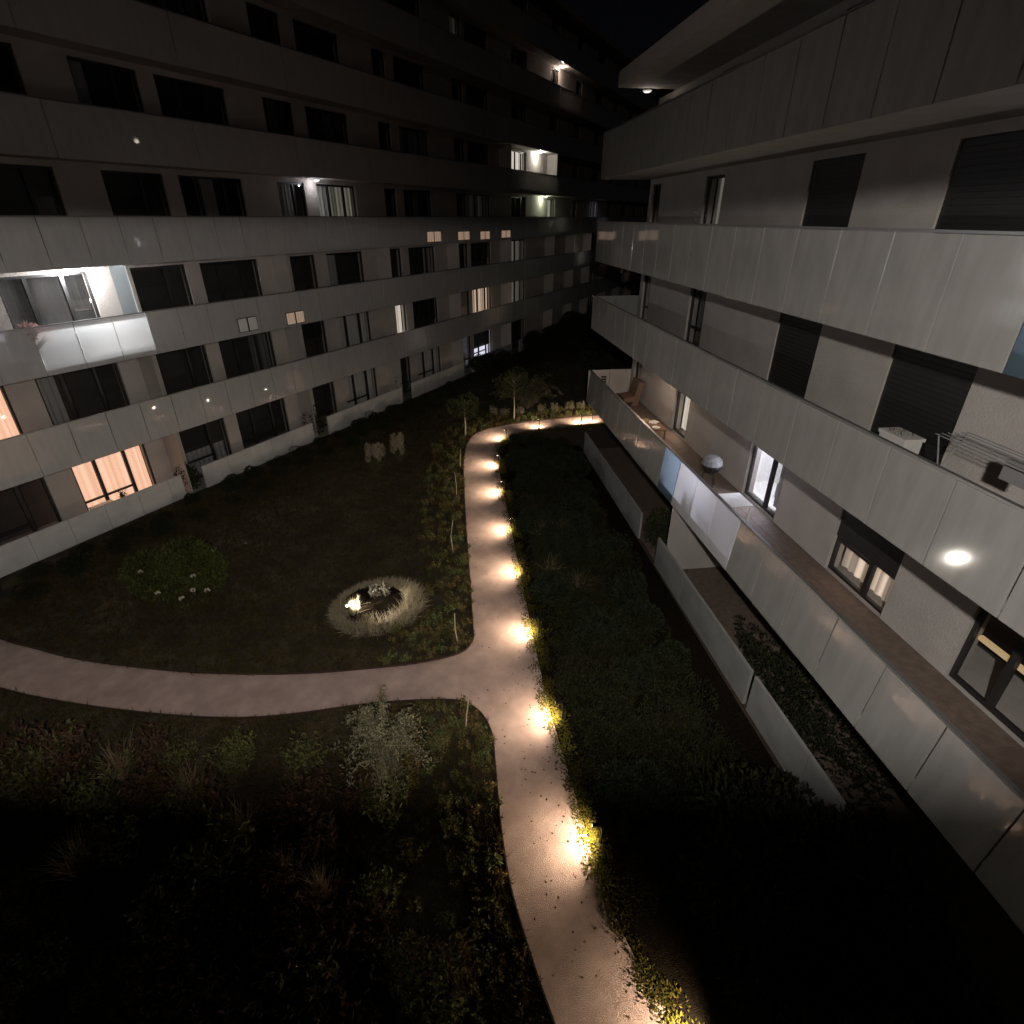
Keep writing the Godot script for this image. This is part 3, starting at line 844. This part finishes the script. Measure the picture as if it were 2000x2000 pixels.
	var gx := thing("garden_spotlight", "small ground spotlight glaring among grass at the ring's left side", "lamp", Vector3(-4.62, 0, -12.42))
	var sp := Shape.new()
	sp.tube([Vector3(0, 0, 0), Vector3(0, 0.1, 0)], [0.012, 0.012], 6)
	part("spike", sp, M.black, gx)
	var cs := Shape.new()
	cs.lathe([[0.001, 0.09], [0.045, 0.10], [0.05, 0.19], [0.043, 0.19]])
	part("housing", cs, M.black, gx)
	var le := Shape.new()
	le.lathe([[0.043, 0.186], [0.02, 0.2], [0.001, 0.204]])
	part("lens", le, M.bulb, gx)
	var gl := SpotLight3D.new()
	gl.light_color = Color(1.0, 0.90, 0.78).linear_to_srgb(); gl.light_energy = 21.0; gl.light_size = 0.05; gl.spot_range = 60; gl.spot_attenuation = 2; gl.shadow_enabled = true; gl.name = "lamp_light"
	gl.spot_angle = 56; gl.spot_angle_attenuation = 0.8
	gx.add_child(gl); gl.look_at_from_position(gx.position + Vector3(0, 0.22, 0), gx.position + Vector3(1.0, 0.42, -0.12), Vector3.UP); gl.position = Vector3(0, 0.22, 0)
	var near := thing("grass_clump", "spiky grass clump glowing white beside the ground spotlight", "ornamental grass", Vector3(-4.56, 0, -12.46))
	part("blades", tuft_shape(300, 0.3, 0.42, 0.014, 1.2, 0.12, Color(0.18, 0.15, 0.09), Color(0.40, 0.35, 0.25)), M.straw, near)
	for q in [[-4.02, -13.12, "left"], [-3.72, -13.18, "right"]]:
		var o := thing("pale_plant", "small pale plant in the hollow of the grass ring, %s one of two" % q[2], "plant", Vector3(q[0], 0, q[1]))
		part("leaves", stems_shape(20, 0.13, 0.4, 0.09, Color(0.10, 0.09, 0.07), Color(0.22, 0.20, 0.16)), M.straw, o)

	# ---- flowering shrub
	var ro := thing("flowering_shrub", "large round dark shrub with scattered pale flower heads on the left lawn", "shrub", Vector3(-9.6, 0, -13.1))
	part("foliage", bush_shape(1.6, 2.0, 1.45, 8000, 0.085, Color(0.022, 0.03, 0.008), Color(0.085, 0.095, 0.028)), M.leaf, ro)
	for q in [[-8.72, -13.62], [-10.19, -12.59], [-8.65, -12.41], [-8.33, -11.76], [-9.17, -11.62], [-8.43, -11.4], [-7.95, -11.75]]:
		var f := Shape.new()
		for i in 26:
			var d := rand_dir(); d.y = absf(d.y)
			f.tint = tone(Color(0.5, 0.42, 0.33), Color(0.66, 0.6, 0.5))
			f.leaf(d * 0.025, (d + rand_dir() * 0.4).normalized(), d.cross(rand_dir()).normalized(), 0.06, 0.05)
		part("flower_head", f, M.straw, ro, Vector3(q[0], 1.2, q[1]) - ro.position)

	# ---- weeping shrub by the junction, young trees and arching shrub at the far bend
	weeping("weeping_shrub", "weeping shrub with arching pale branches beside the path junction", Vector3(-2.4, 0, -7.0), 1.95, 0.9, 60, 0.065, Color(0.14, 0.135, 0.07), Color(0.42, 0.39, 0.25))
	weeping("weeping_shrub", "broad arching shrub with tiny flowers beyond the far bend", Vector3(0.9, 0, -30.9), 2.0, 2.0, 80, 0.10, Color(0.08, 0.075, 0.045), Color(0.17, 0.16, 0.10))
	young_tree("young tree with pale trunk on the bend, left of the far lamps", Vector3(-2.36, 0, -26.55), 1.15, 0.75)
	young_tree("taller young tree with straight pale trunk beyond the far bend", Vector3(0.11, 0, -29.1), 1.5, 1.0)
	var si := 0
	for q in [[-2.3, -22.6, 0.85], [-2.2, -19.6, 1.1], [-1.95, -15.5, 1.25], [-1.4, -11.05, 1.0], [-1.0, -8.35, 0.85]]:
		var s := Shape.new()
		s.tube([Vector3.ZERO, Vector3(R(-0.06, 0.06), q[2] * 0.5, R(-0.04, 0.04)), Vector3(R(-0.1, 0.1), q[2], R(-0.06, 0.06))], [0.016, 0.014, 0.012], 6)
		var o := part("plant_stake", s, M.pale_wood, self, Vector3(q[0], 0, q[1]))
		tag(o, ["thin pale stake left of the path, farthest of the row", "thin pale stake left of the path, second farthest", "thin pale stake left of the path, level with the middle lamps", "thin pale stake in the bed corner above the junction", "thin pale stake in the bed corner below the junction"][si], "stake", "stakes left of the path")
		si += 1
	# ---- pampas and pale clumps
	var pam := thing("pampas_grass", "left of two pale feathery grass plumes near the left terrace walls", "ornamental grass", Vector3(-5.9, 0, -22.2), 0.0, "pale plumes by the left walls")
	part("blades", tuft_shape(150, 0.22, 0.8, 0.012, 0.8, 0.2, Color(0.05, 0.055, 0.025), Color(0.12, 0.11, 0.06)), M.straw, pam)
	for i in 9:
		var p := Vector3(R(-0.42, 0.42), R(0.35, 0.75), R(-0.3, 0.3))
		var ps := Shape.new()
		for k in 260:
			var t := rng.randf()
			var d := (rand_dir() + Vector3.UP * 0.5).normalized()
			ps.tint = tone(Color(0.26, 0.21, 0.14), Color(0.5, 0.43, 0.32))
			ps.leaf(Vector3(0, t * 0.55, 0) + rand_dir() * 0.12 * sin(PI * (0.1 + 0.85 * t)), d, d.cross(rand_dir()).normalized(), 0.07, 0.02)
		part("plume", ps, M.straw, pam, p)
	copy(pam, Vector3(-5.1, 0, -23.4), 2.0, "right of two pale feathery grass plumes near the left terrace walls")
	var tiny := 0
	for q in [[-1.0, -29.85], [-0.43, -29.7], [0.43, -29.9], [1.66, -30.3], [2.41, -30.5], [3.31, -30.75], [3.99, -30.9], [4.6, -31.0]]:
		var o := thing("pale_shrub", "small pale shrub in the row behind the far path, %s from the left" % ["first", "second", "third", "fourth", "fifth", "sixth", "seventh", "eighth"][tiny], "shrub", Vector3(q[0], 0, q[1]), R(0, TAU), "pale shrubs behind the far path")
		part("leaves", stems_shape(30, 0.2, 0.5, 0.1, Color(0.16, 0.14, 0.09), Color(0.36, 0.32, 0.23)), M.straw, o)
		tiny += 1
	var plume := tuft_shape(90, 0.15, 0.75, 0.013, 0.9, 0.2, Color(0.12, 0.10, 0.06), Color(0.26, 0.22, 0.14)).done()
	for q in [[0.95, -16.1, "farthest, left one of a pair"], [1.7, -16.0, "farthest, right one of a pair"], [1.15, -13.8, "beside the fourth lamp"], [1.9, -13.0, "nearest one"]]:
		var o := thing("grass_clump", "faint straw coloured grass clump right of the path, " + q[2], "ornamental grass", Vector3(q[0], 0.3, q[1]), R(0, TAU), "straw clumps right of the path")
		part("blades", plume, M.straw, o)
	# ---- perennials of the near left bed
	var looks := [["straw_grass", "dry straw coloured grass plume in the dark near left bed", Color(0.24, 0.17, 0.10), Color(0.46, 0.35, 0.22)], ["brown_perennial", "brown perennial in the dark near left bed", Color(0.05, 0.03, 0.019), Color(0.105, 0.064, 0.04)], ["green_perennial", "yellowish green perennial in the dark near left bed", Color(0.05, 0.055, 0.02), Color(0.15, 0.145, 0.055)]]
	var per := []
	for i in 3:
		var sh: Shape = tuft_shape(130, 0.16, 0.8, 0.014, 0.7, 0.15, looks[i][2], looks[i][3]) if i == 0 else stems_shape(46, 0.32, 0.75, 0.11, looks[i][2], looks[i][3])
		per.append(sh.done())
	var pi := 0
	for q in [[-6.17, -6.84], [-7.72, -7.28], [-4.79, -6.04], [-3.77, -5.25], [-7.31, -5.42], [-3.1, -5.0]]:
		var o := thing("straw_grass", ["pale plume of dry grass, brightest in the dark near left bed", "faint dry grass plume below the side path, left of the brightest plume", "dry grass plume in the middle of the dark near left bed", "tall thin dry grass plume left of a yellowish plant, near left bed", "dry grass plume farthest left in the dark near left bed", "yellowish dry grass plume nearest the path in the near left bed"][pi], "ornamental grass", Vector3(q[0], 0, q[1]), R(0, TAU), "dry plumes of the near left bed")
		var m := part("blades", per[0], M.straw, o)
		m.scale = Vector3.ONE * R(0.8, 1.1)
		pi += 1
	for i in [1, 2]:
		var spots := []
		while spots.size() < 46:
			var p := Vector3(R(-10.5, -0.6), 0, R(-7.6, -1.6))
			if inside(Vector2(p.x, p.z), path): continue
			if p.x > -2.0 and p.z < -4.0: continue
			spots.append([p, R(0, TAU), R(0.7, 1.3), Color.WHITE])
		tag(scatter(["", "brown_perennials", "green_perennials"][i], per[i], M.leaf, spots), ["", "brownish perennials in the dark near left bed", "yellowish green perennials in the dark near left bed"][i], "plants")

	ground_cover(path, left_up, left_low, right, RB)

func weeping(called: String, label: String, at: Vector3, h: float, r: float, n: int, leaf: float, lo: Color, hi: Color) -> void:
	var o := thing(called, label, "shrub", at)
	var w := Shape.new()
	var s := weeping_shape(h, r, n, leaf, lo, hi, w)
	part("branches", w, M.bark, o)
	part("foliage", s, M.straw, o)

func young_tree(label: String, at: Vector3, trunk: float, r: float) -> void:
	var o := thing("young_tree", label, "tree", at)
	var t := Shape.new()
	t.tube([Vector3.ZERO, Vector3(0.02, trunk * 0.5, 0), Vector3(0, trunk, 0.02), Vector3(0.02, trunk + r, 0)], [0.045, 0.036, 0.03, 0.01], 8)
	for i in 9:
		var a := i * 2.4
		t.tube([Vector3(0, trunk + r * 0.08 * i, 0), Vector3(cos(a) * r * 0.6, trunk + r * (0.4 + 0.1 * i), sin(a) * r * 0.6)], [0.014, 0.004], 4)
	part("trunk", t, M.pale_wood, o)
	var c := bush_shape(r * 1.15, r * 1.7, r * 1.1, 1300, 0.10, Color(0.05, 0.058, 0.022), Color(0.13, 0.135, 0.055))
	part("crown", c, M.leaf, o, Vector3(0, trunk - r * 0.25, 0))

func ground_cover(path: PackedVector2Array, left_up: PackedVector2Array, left_low: PackedVector2Array, right: PackedVector2Array, RB: Node3D) -> void:
	# leafy edge right of the path: leaves near a lamp carry its light as a brighter tint
	var lf := Shape.new()
	for i in 26:
		var d := Vector3(R(-1, 1), R(0.0, 0.55), R(-1, 1)).normalized()
		lf.tint = tone(Color(0.075, 0.075, 0.016), Color(0.20, 0.165, 0.03))
		lf.leaf(Vector3(R(-0.11, 0.11), R(0.004, 0.035), R(-0.11, 0.11)), d, d.cross(Vector3.UP).normalized(), R(0.035, 0.07), R(0.02, 0.034))
	var spots := []
	for i in right.size() - 1:
		var n := int(right[i].distance_to(right[i + 1]) * 30)
		for k in n:
			var p := right[i].lerp(right[i + 1], rng.randf())
			var d := (right[i + 1] - right[i]).normalized()
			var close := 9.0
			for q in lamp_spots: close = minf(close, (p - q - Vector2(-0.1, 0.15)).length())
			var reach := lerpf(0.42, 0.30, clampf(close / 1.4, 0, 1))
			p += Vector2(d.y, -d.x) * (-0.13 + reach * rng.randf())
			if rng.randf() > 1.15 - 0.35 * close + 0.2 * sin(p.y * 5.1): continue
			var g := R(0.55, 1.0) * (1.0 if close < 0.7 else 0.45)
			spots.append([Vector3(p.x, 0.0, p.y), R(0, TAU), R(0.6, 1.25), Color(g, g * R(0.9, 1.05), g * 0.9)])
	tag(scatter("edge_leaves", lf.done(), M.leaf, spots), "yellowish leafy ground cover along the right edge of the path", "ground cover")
	# planted strip left of the path
	var tf := stems_shape(9, 0.1, 0.2, 0.065, Color(0.075, 0.062, 0.025), Color(0.27, 0.205, 0.085)).done()
	spots = []
	for line in [left_up, left_low]:
		for i in line.size() - 1:
			var d: Vector2 = (line[i + 1] - line[i]).normalized()
			var out := Vector2(-d.y, d.x)
			var m: Vector2 = (line[i] + line[i + 1]) / 2
			if Geometry2D.is_point_in_polygon(m + out * 0.1, path): out = -out
			if m.x < -3.2 or m.y > 0: continue
			var wide := 1.5 if line == left_up else 2.1
			for k in int(line[i].distance_to(line[i + 1]) * wide * 15):
				var p: Vector2 = line[i].lerp(line[i + 1], rng.randf()) + out * (0.06 + wide * pow(rng.randf(), 1.15))
				if inside(p, path): continue
				var g := R(0.5, 1.1)
				var gr := R(0.0, 1.0)
				spots.append([Vector3(p.x, 0, p.y), R(0, TAU), R(0.55, 1.3), Color(g * (1.0 - 0.3 * gr), g * (0.85 + 0.3 * gr), g * (0.8 + 0.2 * gr))])
	tag(scatter("ground_cover", tf, M.leaf, spots), "low brownish planting in the strip left of the path", "ground cover")
	# short grass and clover over the lawns
	var gr := tuft_shape(12, 0.07, 0.12, 0.009, 1.1, 0.15, Color(0.035, 0.030, 0.012), Color(0.11, 0.085, 0.038)).done()
	spots = []
	var tries := 0
	while spots.size() < 36000 and tries < 150000:
		tries += 1
		var p := Vector2(R(-14.5, 0.5), R(-31.0, -2.2))
		if rng.randf() > 7.0 / (6.0 + p.length() * 0.45): continue
		if inside(p, path) or p.distance_to(Vector2(-3.92, -12.68)) < 1.2: continue
		if (p.x + 13.0) * 0.892 + (p.y + 19.6) * 0.452 < 0.3: continue
		if p.x > -0.7 and p.y < -9.0 and p.y > -28.0: continue
		var g := R(0.5, 1.2)
		spots.append([Vector3(p.x, 0, p.y), R(0, TAU), R(0.6, 1.4), Color(g, g * R(0.85, 1.0), g * 0.85)])
	tag(scatter("grass", gr, M.leaf, spots), "short dark grass of the lawns left of the path", "grass")
	# fallen leaves and grit on the path
	var fl := Shape.new()
	fl.leaf(Vector3(-0.03, 0.012, 0), Vector3(0.98, 0.15, 0).normalized(), Vector3(0, 0.1, 1).normalized(), 0.055, 0.035)
	spots = []
	while spots.size() < 420:
		var i := rng.randi() % (right.size() - 1)
		var p := right[i].lerp(right[i + 1], rng.randf()) + Vector2(-R(0.0, 1.0) * R(0.3, 1.0) * 1.7, R(-0.3, 0.3))
		if not inside(p, path): continue
		var g := R(0.25, 1.0)
		spots.append([Vector3(p.x, 0, p.y), R(0, TAU), R(0.35, 1.2), Color(0.16 * g, 0.085 * g, 0.04 * g)])
	tag(scatter("fallen_leaves", fl.done(), M.leaf, spots), "small fallen leaves scattered on the gravel path", "leaves")

func on(b: Node3D, called: String, label: String, category: String, at: Vector3) -> Node3D:
	var o := thing(called, label, category, b.transform * at)
	o.basis = b.basis
	return o

func build_balconies(LB: Node3D, RB: Node3D) -> void:
	ceiling_lamp("round white lamp under the bright balcony ceiling at the left", LB, Vector3(-0.85, 8.39, -0.6), Color(0.95, 0.97, 1.0), 9.0)
	ceiling_lamp("lamp under the ceiling of the lit far balcony four floors up", LB, Vector3(34.6, base(5) - 0.01, -0.5), Color(1.0, 0.97, 0.86), 2.2)
	ceiling_lamp("lamp over the greenish lit far balcony three floors up", LB, Vector3(35.8, base(4) - 0.01, -0.5), Color(0.88, 1.0, 0.72), 1.2)
	ceiling_lamp("warm lamp under the highest lit balcony of the left block", LB, Vector3(38.4, base(7) - 0.01, -0.5), Color(1.0, 0.80, 0.66), 1.3)
	ceiling_lamp("lamp on the lit balcony with two bright window lights, left block", LB, Vector3(10.3, base(4) - 0.01, -0.55), Color(0.92, 0.92, 1.0), 0.35)
	ceiling_lamp("lamp on the far end balcony under the right block's roof", RB, Vector3(1.6, 13.61, -1.0), Color(1.0, 0.88, 0.74), 0.12, "bulb_dim")
	ceiling_lamp("warm lamp over the first floor balcony with the brown covered chair", RB, Vector3(4.9, RB_BOT[2] - 0.01, -0.9), Color(1.0, 0.78, 0.60), 1.7)
	var f1: float = RB_BOT[1] + 0.29; var f2: float = RB_BOT[2] + 0.29
	# right block, first floor balcony
	var o := on(RB, "garden_chair", "folded chair under a brown cover at the balcony's far end", "chair", Vector3(1.7, f1, -1.55))
	var s := Shape.new()
	s.box(Vector3(0, 0.5, -0.12), Vector3(0.8, 1.05, 0.26), Basis(Vector3.RIGHT, -0.25)); s.box(Vector3(0, 0.3, 0.16), Vector3(0.82, 0.2, 0.62), Basis(Vector3.RIGHT, 0.15))
	part("cover", s, M.brown_cover, o)
	var lg := Shape.new()
	for q in [[-0.25, 0.3], [0.25, 0.3], [-0.25, -0.2], [0.25, -0.2]]: lg.tube([Vector3(q[0], 0, q[1]), Vector3(q[0], 0.25, q[1] * 0.8)], [0.014, 0.014])
	part("leg", lg, M.black, o)
	o = on(RB, "wall_vent", "small black slatted box on the white end panel of the right balcony", "vent", Vector3(0.05, f1 + 0.55, -0.72))
	for i in 3:
		var v := Shape.new(); v.box(Vector3(0.02, i * 0.11, 0), Vector3(0.05, 0.06, 0.24)); part("slat", v, M.black, o)
	o = on(RB, "low_table", "low table with a plate and papers before the warm lit door", "table", Vector3(5.6, f1, -1.15))
	s = Shape.new(); s.box(Vector3(0, 0.36, 0), Vector3(1.0, 0.03, 0.55)); part("table_top", s, M.brown_cover, o)
	for q in [[-0.45, 0.22], [0.45, 0.22], [-0.45, -0.22], [0.45, -0.22]]:
		var l := Shape.new(); l.box(Vector3(q[0], 0.17, q[1]), Vector3(0.04, 0.34, 0.04)); part("leg", l, M.brown_cover, o)
	var pl := on(RB, "plate", "round white plate on the low balcony table", "plate", Vector3(5.85, f1 + 0.377, -1.1))
	s = Shape.new(); s.lathe([[0.001, 0.012], [0.09, 0.012], [0.15, 0.03], [0.15, 0.024], [0.08, 0.0], [0.001, 0.0]], Vector3.ZERO, 20); part("dish", s, M.white, pl)
	var pp := on(RB, "newspaper", "crumpled pale papers on the low balcony table", "newspaper", Vector3(5.3, f1 + 0.378, -1.2))
	s = Shape.new()
	for i in 4: s.box(Vector3(R(-0.08, 0.08), 0.006 + 0.008 * i, R(-0.08, 0.08)), Vector3(0.28, 0.005, 0.2), Basis(Vector3.UP, R(-0.6, 0.6)) * Basis(Vector3.RIGHT, R(-0.03, 0.03)))
	part("sheet", s, M.white, pp)
	o = on(RB, "crate", "flat pale wooden crate lying beside the low balcony table", "crate", Vector3(4.35, f1, -1.25))
	for i in 4:
		s = Shape.new(); s.box(Vector3(0, 0.13, -0.15 + 0.1 * i), Vector3(0.5, 0.02, 0.08)); part("slat", s, M.pale_wood, o)
	for i in 2:
		s = Shape.new(); s.box(Vector3(-0.22 + 0.44 * i, 0.06, 0), Vector3(0.03, 0.12, 0.38)); part("runner", s, M.pale_wood, o)
	o = on(RB, "kettle_grill", "round grey covered grill on the balcony beside the bright door", "grill", Vector3(10.1, f1, -1.2))
	s = Shape.new(); s.lathe([[0.001, 0.5], [0.2, 0.54], [0.29, 0.68], [0.3, 0.76]]); part("bowl", s, M.black, o)
	s = Shape.new(); s.lathe([[0.305, 0.765], [0.27, 0.9], [0.15, 1.0], [0.001, 1.02]]); part("lid", s, M.grey, o)
	for i in 3:
		s = Shape.new(); s.tube([Vector3(cos(i * 2.1) * 0.15, 0.56, sin(i * 2.1) * 0.15), Vector3(cos(i * 2.1) * 0.28, 0, sin(i * 2.1) * 0.28)], [0.014, 0.014]); part("leg", s, M.black, o)
	for i in 3:
		var pt := on(RB, "plant_pot", ["left dark plant pot beside the white balcony table", "middle dark plant pot beside the white balcony table", "right dark plant pot beside the white balcony table"][i], "plant pot", Vector3(11.15 + 0.2 * i, f1, -0.35 - 0.1 * (i % 2)))
		s = Shape.new(); s.lathe([[0.001, 0.0], [0.08, 0.0], [0.11, 0.24], [0.12, 0.24], [0.1, 0.22], [0.001, 0.2]]); part("pot", s, M.black, pt)
		part("leaves", stems_shape(9, 0.06, 0.4, 0.09, Color(0.03, 0.035, 0.02), Color(0.08, 0.085, 0.045)), M.leaf, pt, Vector3(0, 0.2, 0))
	o = on(RB, "side_table", "white table catching the cool light by the open balcony door", "table", Vector3(12.2, f1, -0.85))
	s = Shape.new(); s.box(Vector3(0, 0.66, 0), Vector3(0.75, 0.03, 0.65)); part("table_top", s, M.white, o)
	for q in [[-0.33, 0.28], [0.33, 0.28], [-0.33, -0.28], [0.33, -0.28]]:
		s = Shape.new(); s.box(Vector3(q[0], 0.32, q[1]), Vector3(0.035, 0.64, 0.035)); part("leg", s, M.white, o)
	# right block, second floor balcony: clothes airer and planter
	o = on(RB, "clothes_airer", "folding clothes airer standing behind the upper right balcony front", "airer", Vector3(18.3, f2, -0.75))
	for q in [[-0.85, -0.22, 0.22], [-0.85, 0.22, -0.22], [0.85, -0.22, 0.22], [0.85, 0.22, -0.22]]:
		s = Shape.new(); s.tube([Vector3(q[0], 0, q[1]), Vector3(q[0] * 0.97, 1.2, q[2])], [0.012, 0.012]); part("leg", s, M.grey, o)
	for i in 6:
		s = Shape.new(); s.tube([Vector3(-0.85, 1.2, -0.25 + 0.1 * i), Vector3(0.85, 1.2, -0.25 + 0.1 * i)], [0.007, 0.007]); part("rod", s, M.grey, o)
	s = Shape.new(); s.box(Vector3(0.3, 1.07, 0.1), Vector3(0.36, 0.26, 0.012)); s.box(Vector3(0.3, 1.205, 0.06), Vector3(0.36, 0.012, 0.09)); part("laundry", s, M.cloth_dark, o)
	o = on(RB, "planter", "pale planter box behind the upper right balcony front", "planter", Vector3(17.0, f2, -0.4))
	s = Shape.new(); s.box(Vector3(0, 0.5, 0), Vector3(0.5, 1.0, 0.3)); s.box(Vector3(0, 1.02, 0), Vector3(0.54, 0.05, 0.34)); part("box", s, M.slab, o)
	part("soil", tuft_shape(40, 0.2, 0.08, 0.01, 1.0, 0.2, Color(0.02, 0.02, 0.01), Color(0.05, 0.05, 0.02)), M.leaf, o, Vector3(0, 1.03, 0))
	f2 = base(2) + 0.29
	# left block, bright balcony of the second floor
	o = on(LB, "armchair", "low balcony armchair with a pink cushion under the bright lamp", "chair", Vector3(-2.85, f2, -0.5))
	s = Shape.new(); s.span(-0.35, 0.35, 0.2, 0.4, -0.3, 0.3); part("seat", s, M.cloth, o)
	s = Shape.new(); s.span(-0.35, 0.35, 0.4, 0.95, -0.32, -0.2); part("backrest", s, M.cloth, o)
	for q in [-0.36, 0.36]:
		s = Shape.new(); s.span(q - 0.05, q + 0.05, 0.0, 0.62, -0.3, 0.3); part("armrest", s, M.cloth, o)
	var cu := on(LB, "cushion", "crumpled pink cushion on the bright balcony's armchair", "cushion", Vector3(-2.85, f2 + 0.75, -0.33))
	part("cover", bush_shape(0.34, 0.5, 0.2, 500, 0.2, Color(0.55, 0.36, 0.34), Color(0.68, 0.5, 0.48)), M.leaf, cu, Vector3(0, -0.1, 0.05))
	o = on(LB, "balcony_table", "grey table in front of the bright balcony's big window", "table", Vector3(-1.75, f2, -0.55))
	s = Shape.new(); s.span(-0.55, 0.55, 0.7, 0.74, -0.3, 0.3); part("table_top", s, M.grey, o)
	for q in [-0.45, 0.45]:
		s = Shape.new(); s.span(q - 0.03, q + 0.03, 0, 0.7, -0.25, 0.25); part("leg", s, M.grey, o)
	# left block, ground floor terrace with the orange window
	o = on(LB, "terrace_table", "white table on the terrace before the orange lit window", "table", Vector3(-2.6, 0.02, -0.42))
	for i in 4:
		s = Shape.new(); s.box(Vector3(-0.3 + 0.2 * i, 0.72, 0), Vector3(0.17, 0.025, 0.5)); part("slat", s, M.white, o)
	for q in [-0.35, 0.35]:
		s = Shape.new(); s.box(Vector3(q, 0.36, 0), Vector3(0.04, 0.7, 0.42)); part("leg", s, M.white, o)
	o = on(LB, "potted_plant", "small potted plant silhouetted against the orange lit window", "plant", Vector3(-1.75, 0.02, -0.72))
	s = Shape.new(); s.lathe([[0.001, 0.0], [0.1, 0.0], [0.13, 0.4], [0.001, 0.4]]); part("pot", s, M.black, o)
	part("leaves", stems_shape(12, 0.07, 0.5, 0.12, Color(0.03, 0.03, 0.015), Color(0.07, 0.07, 0.03)), M.leaf, o, Vector3(0, 0.4, 0))
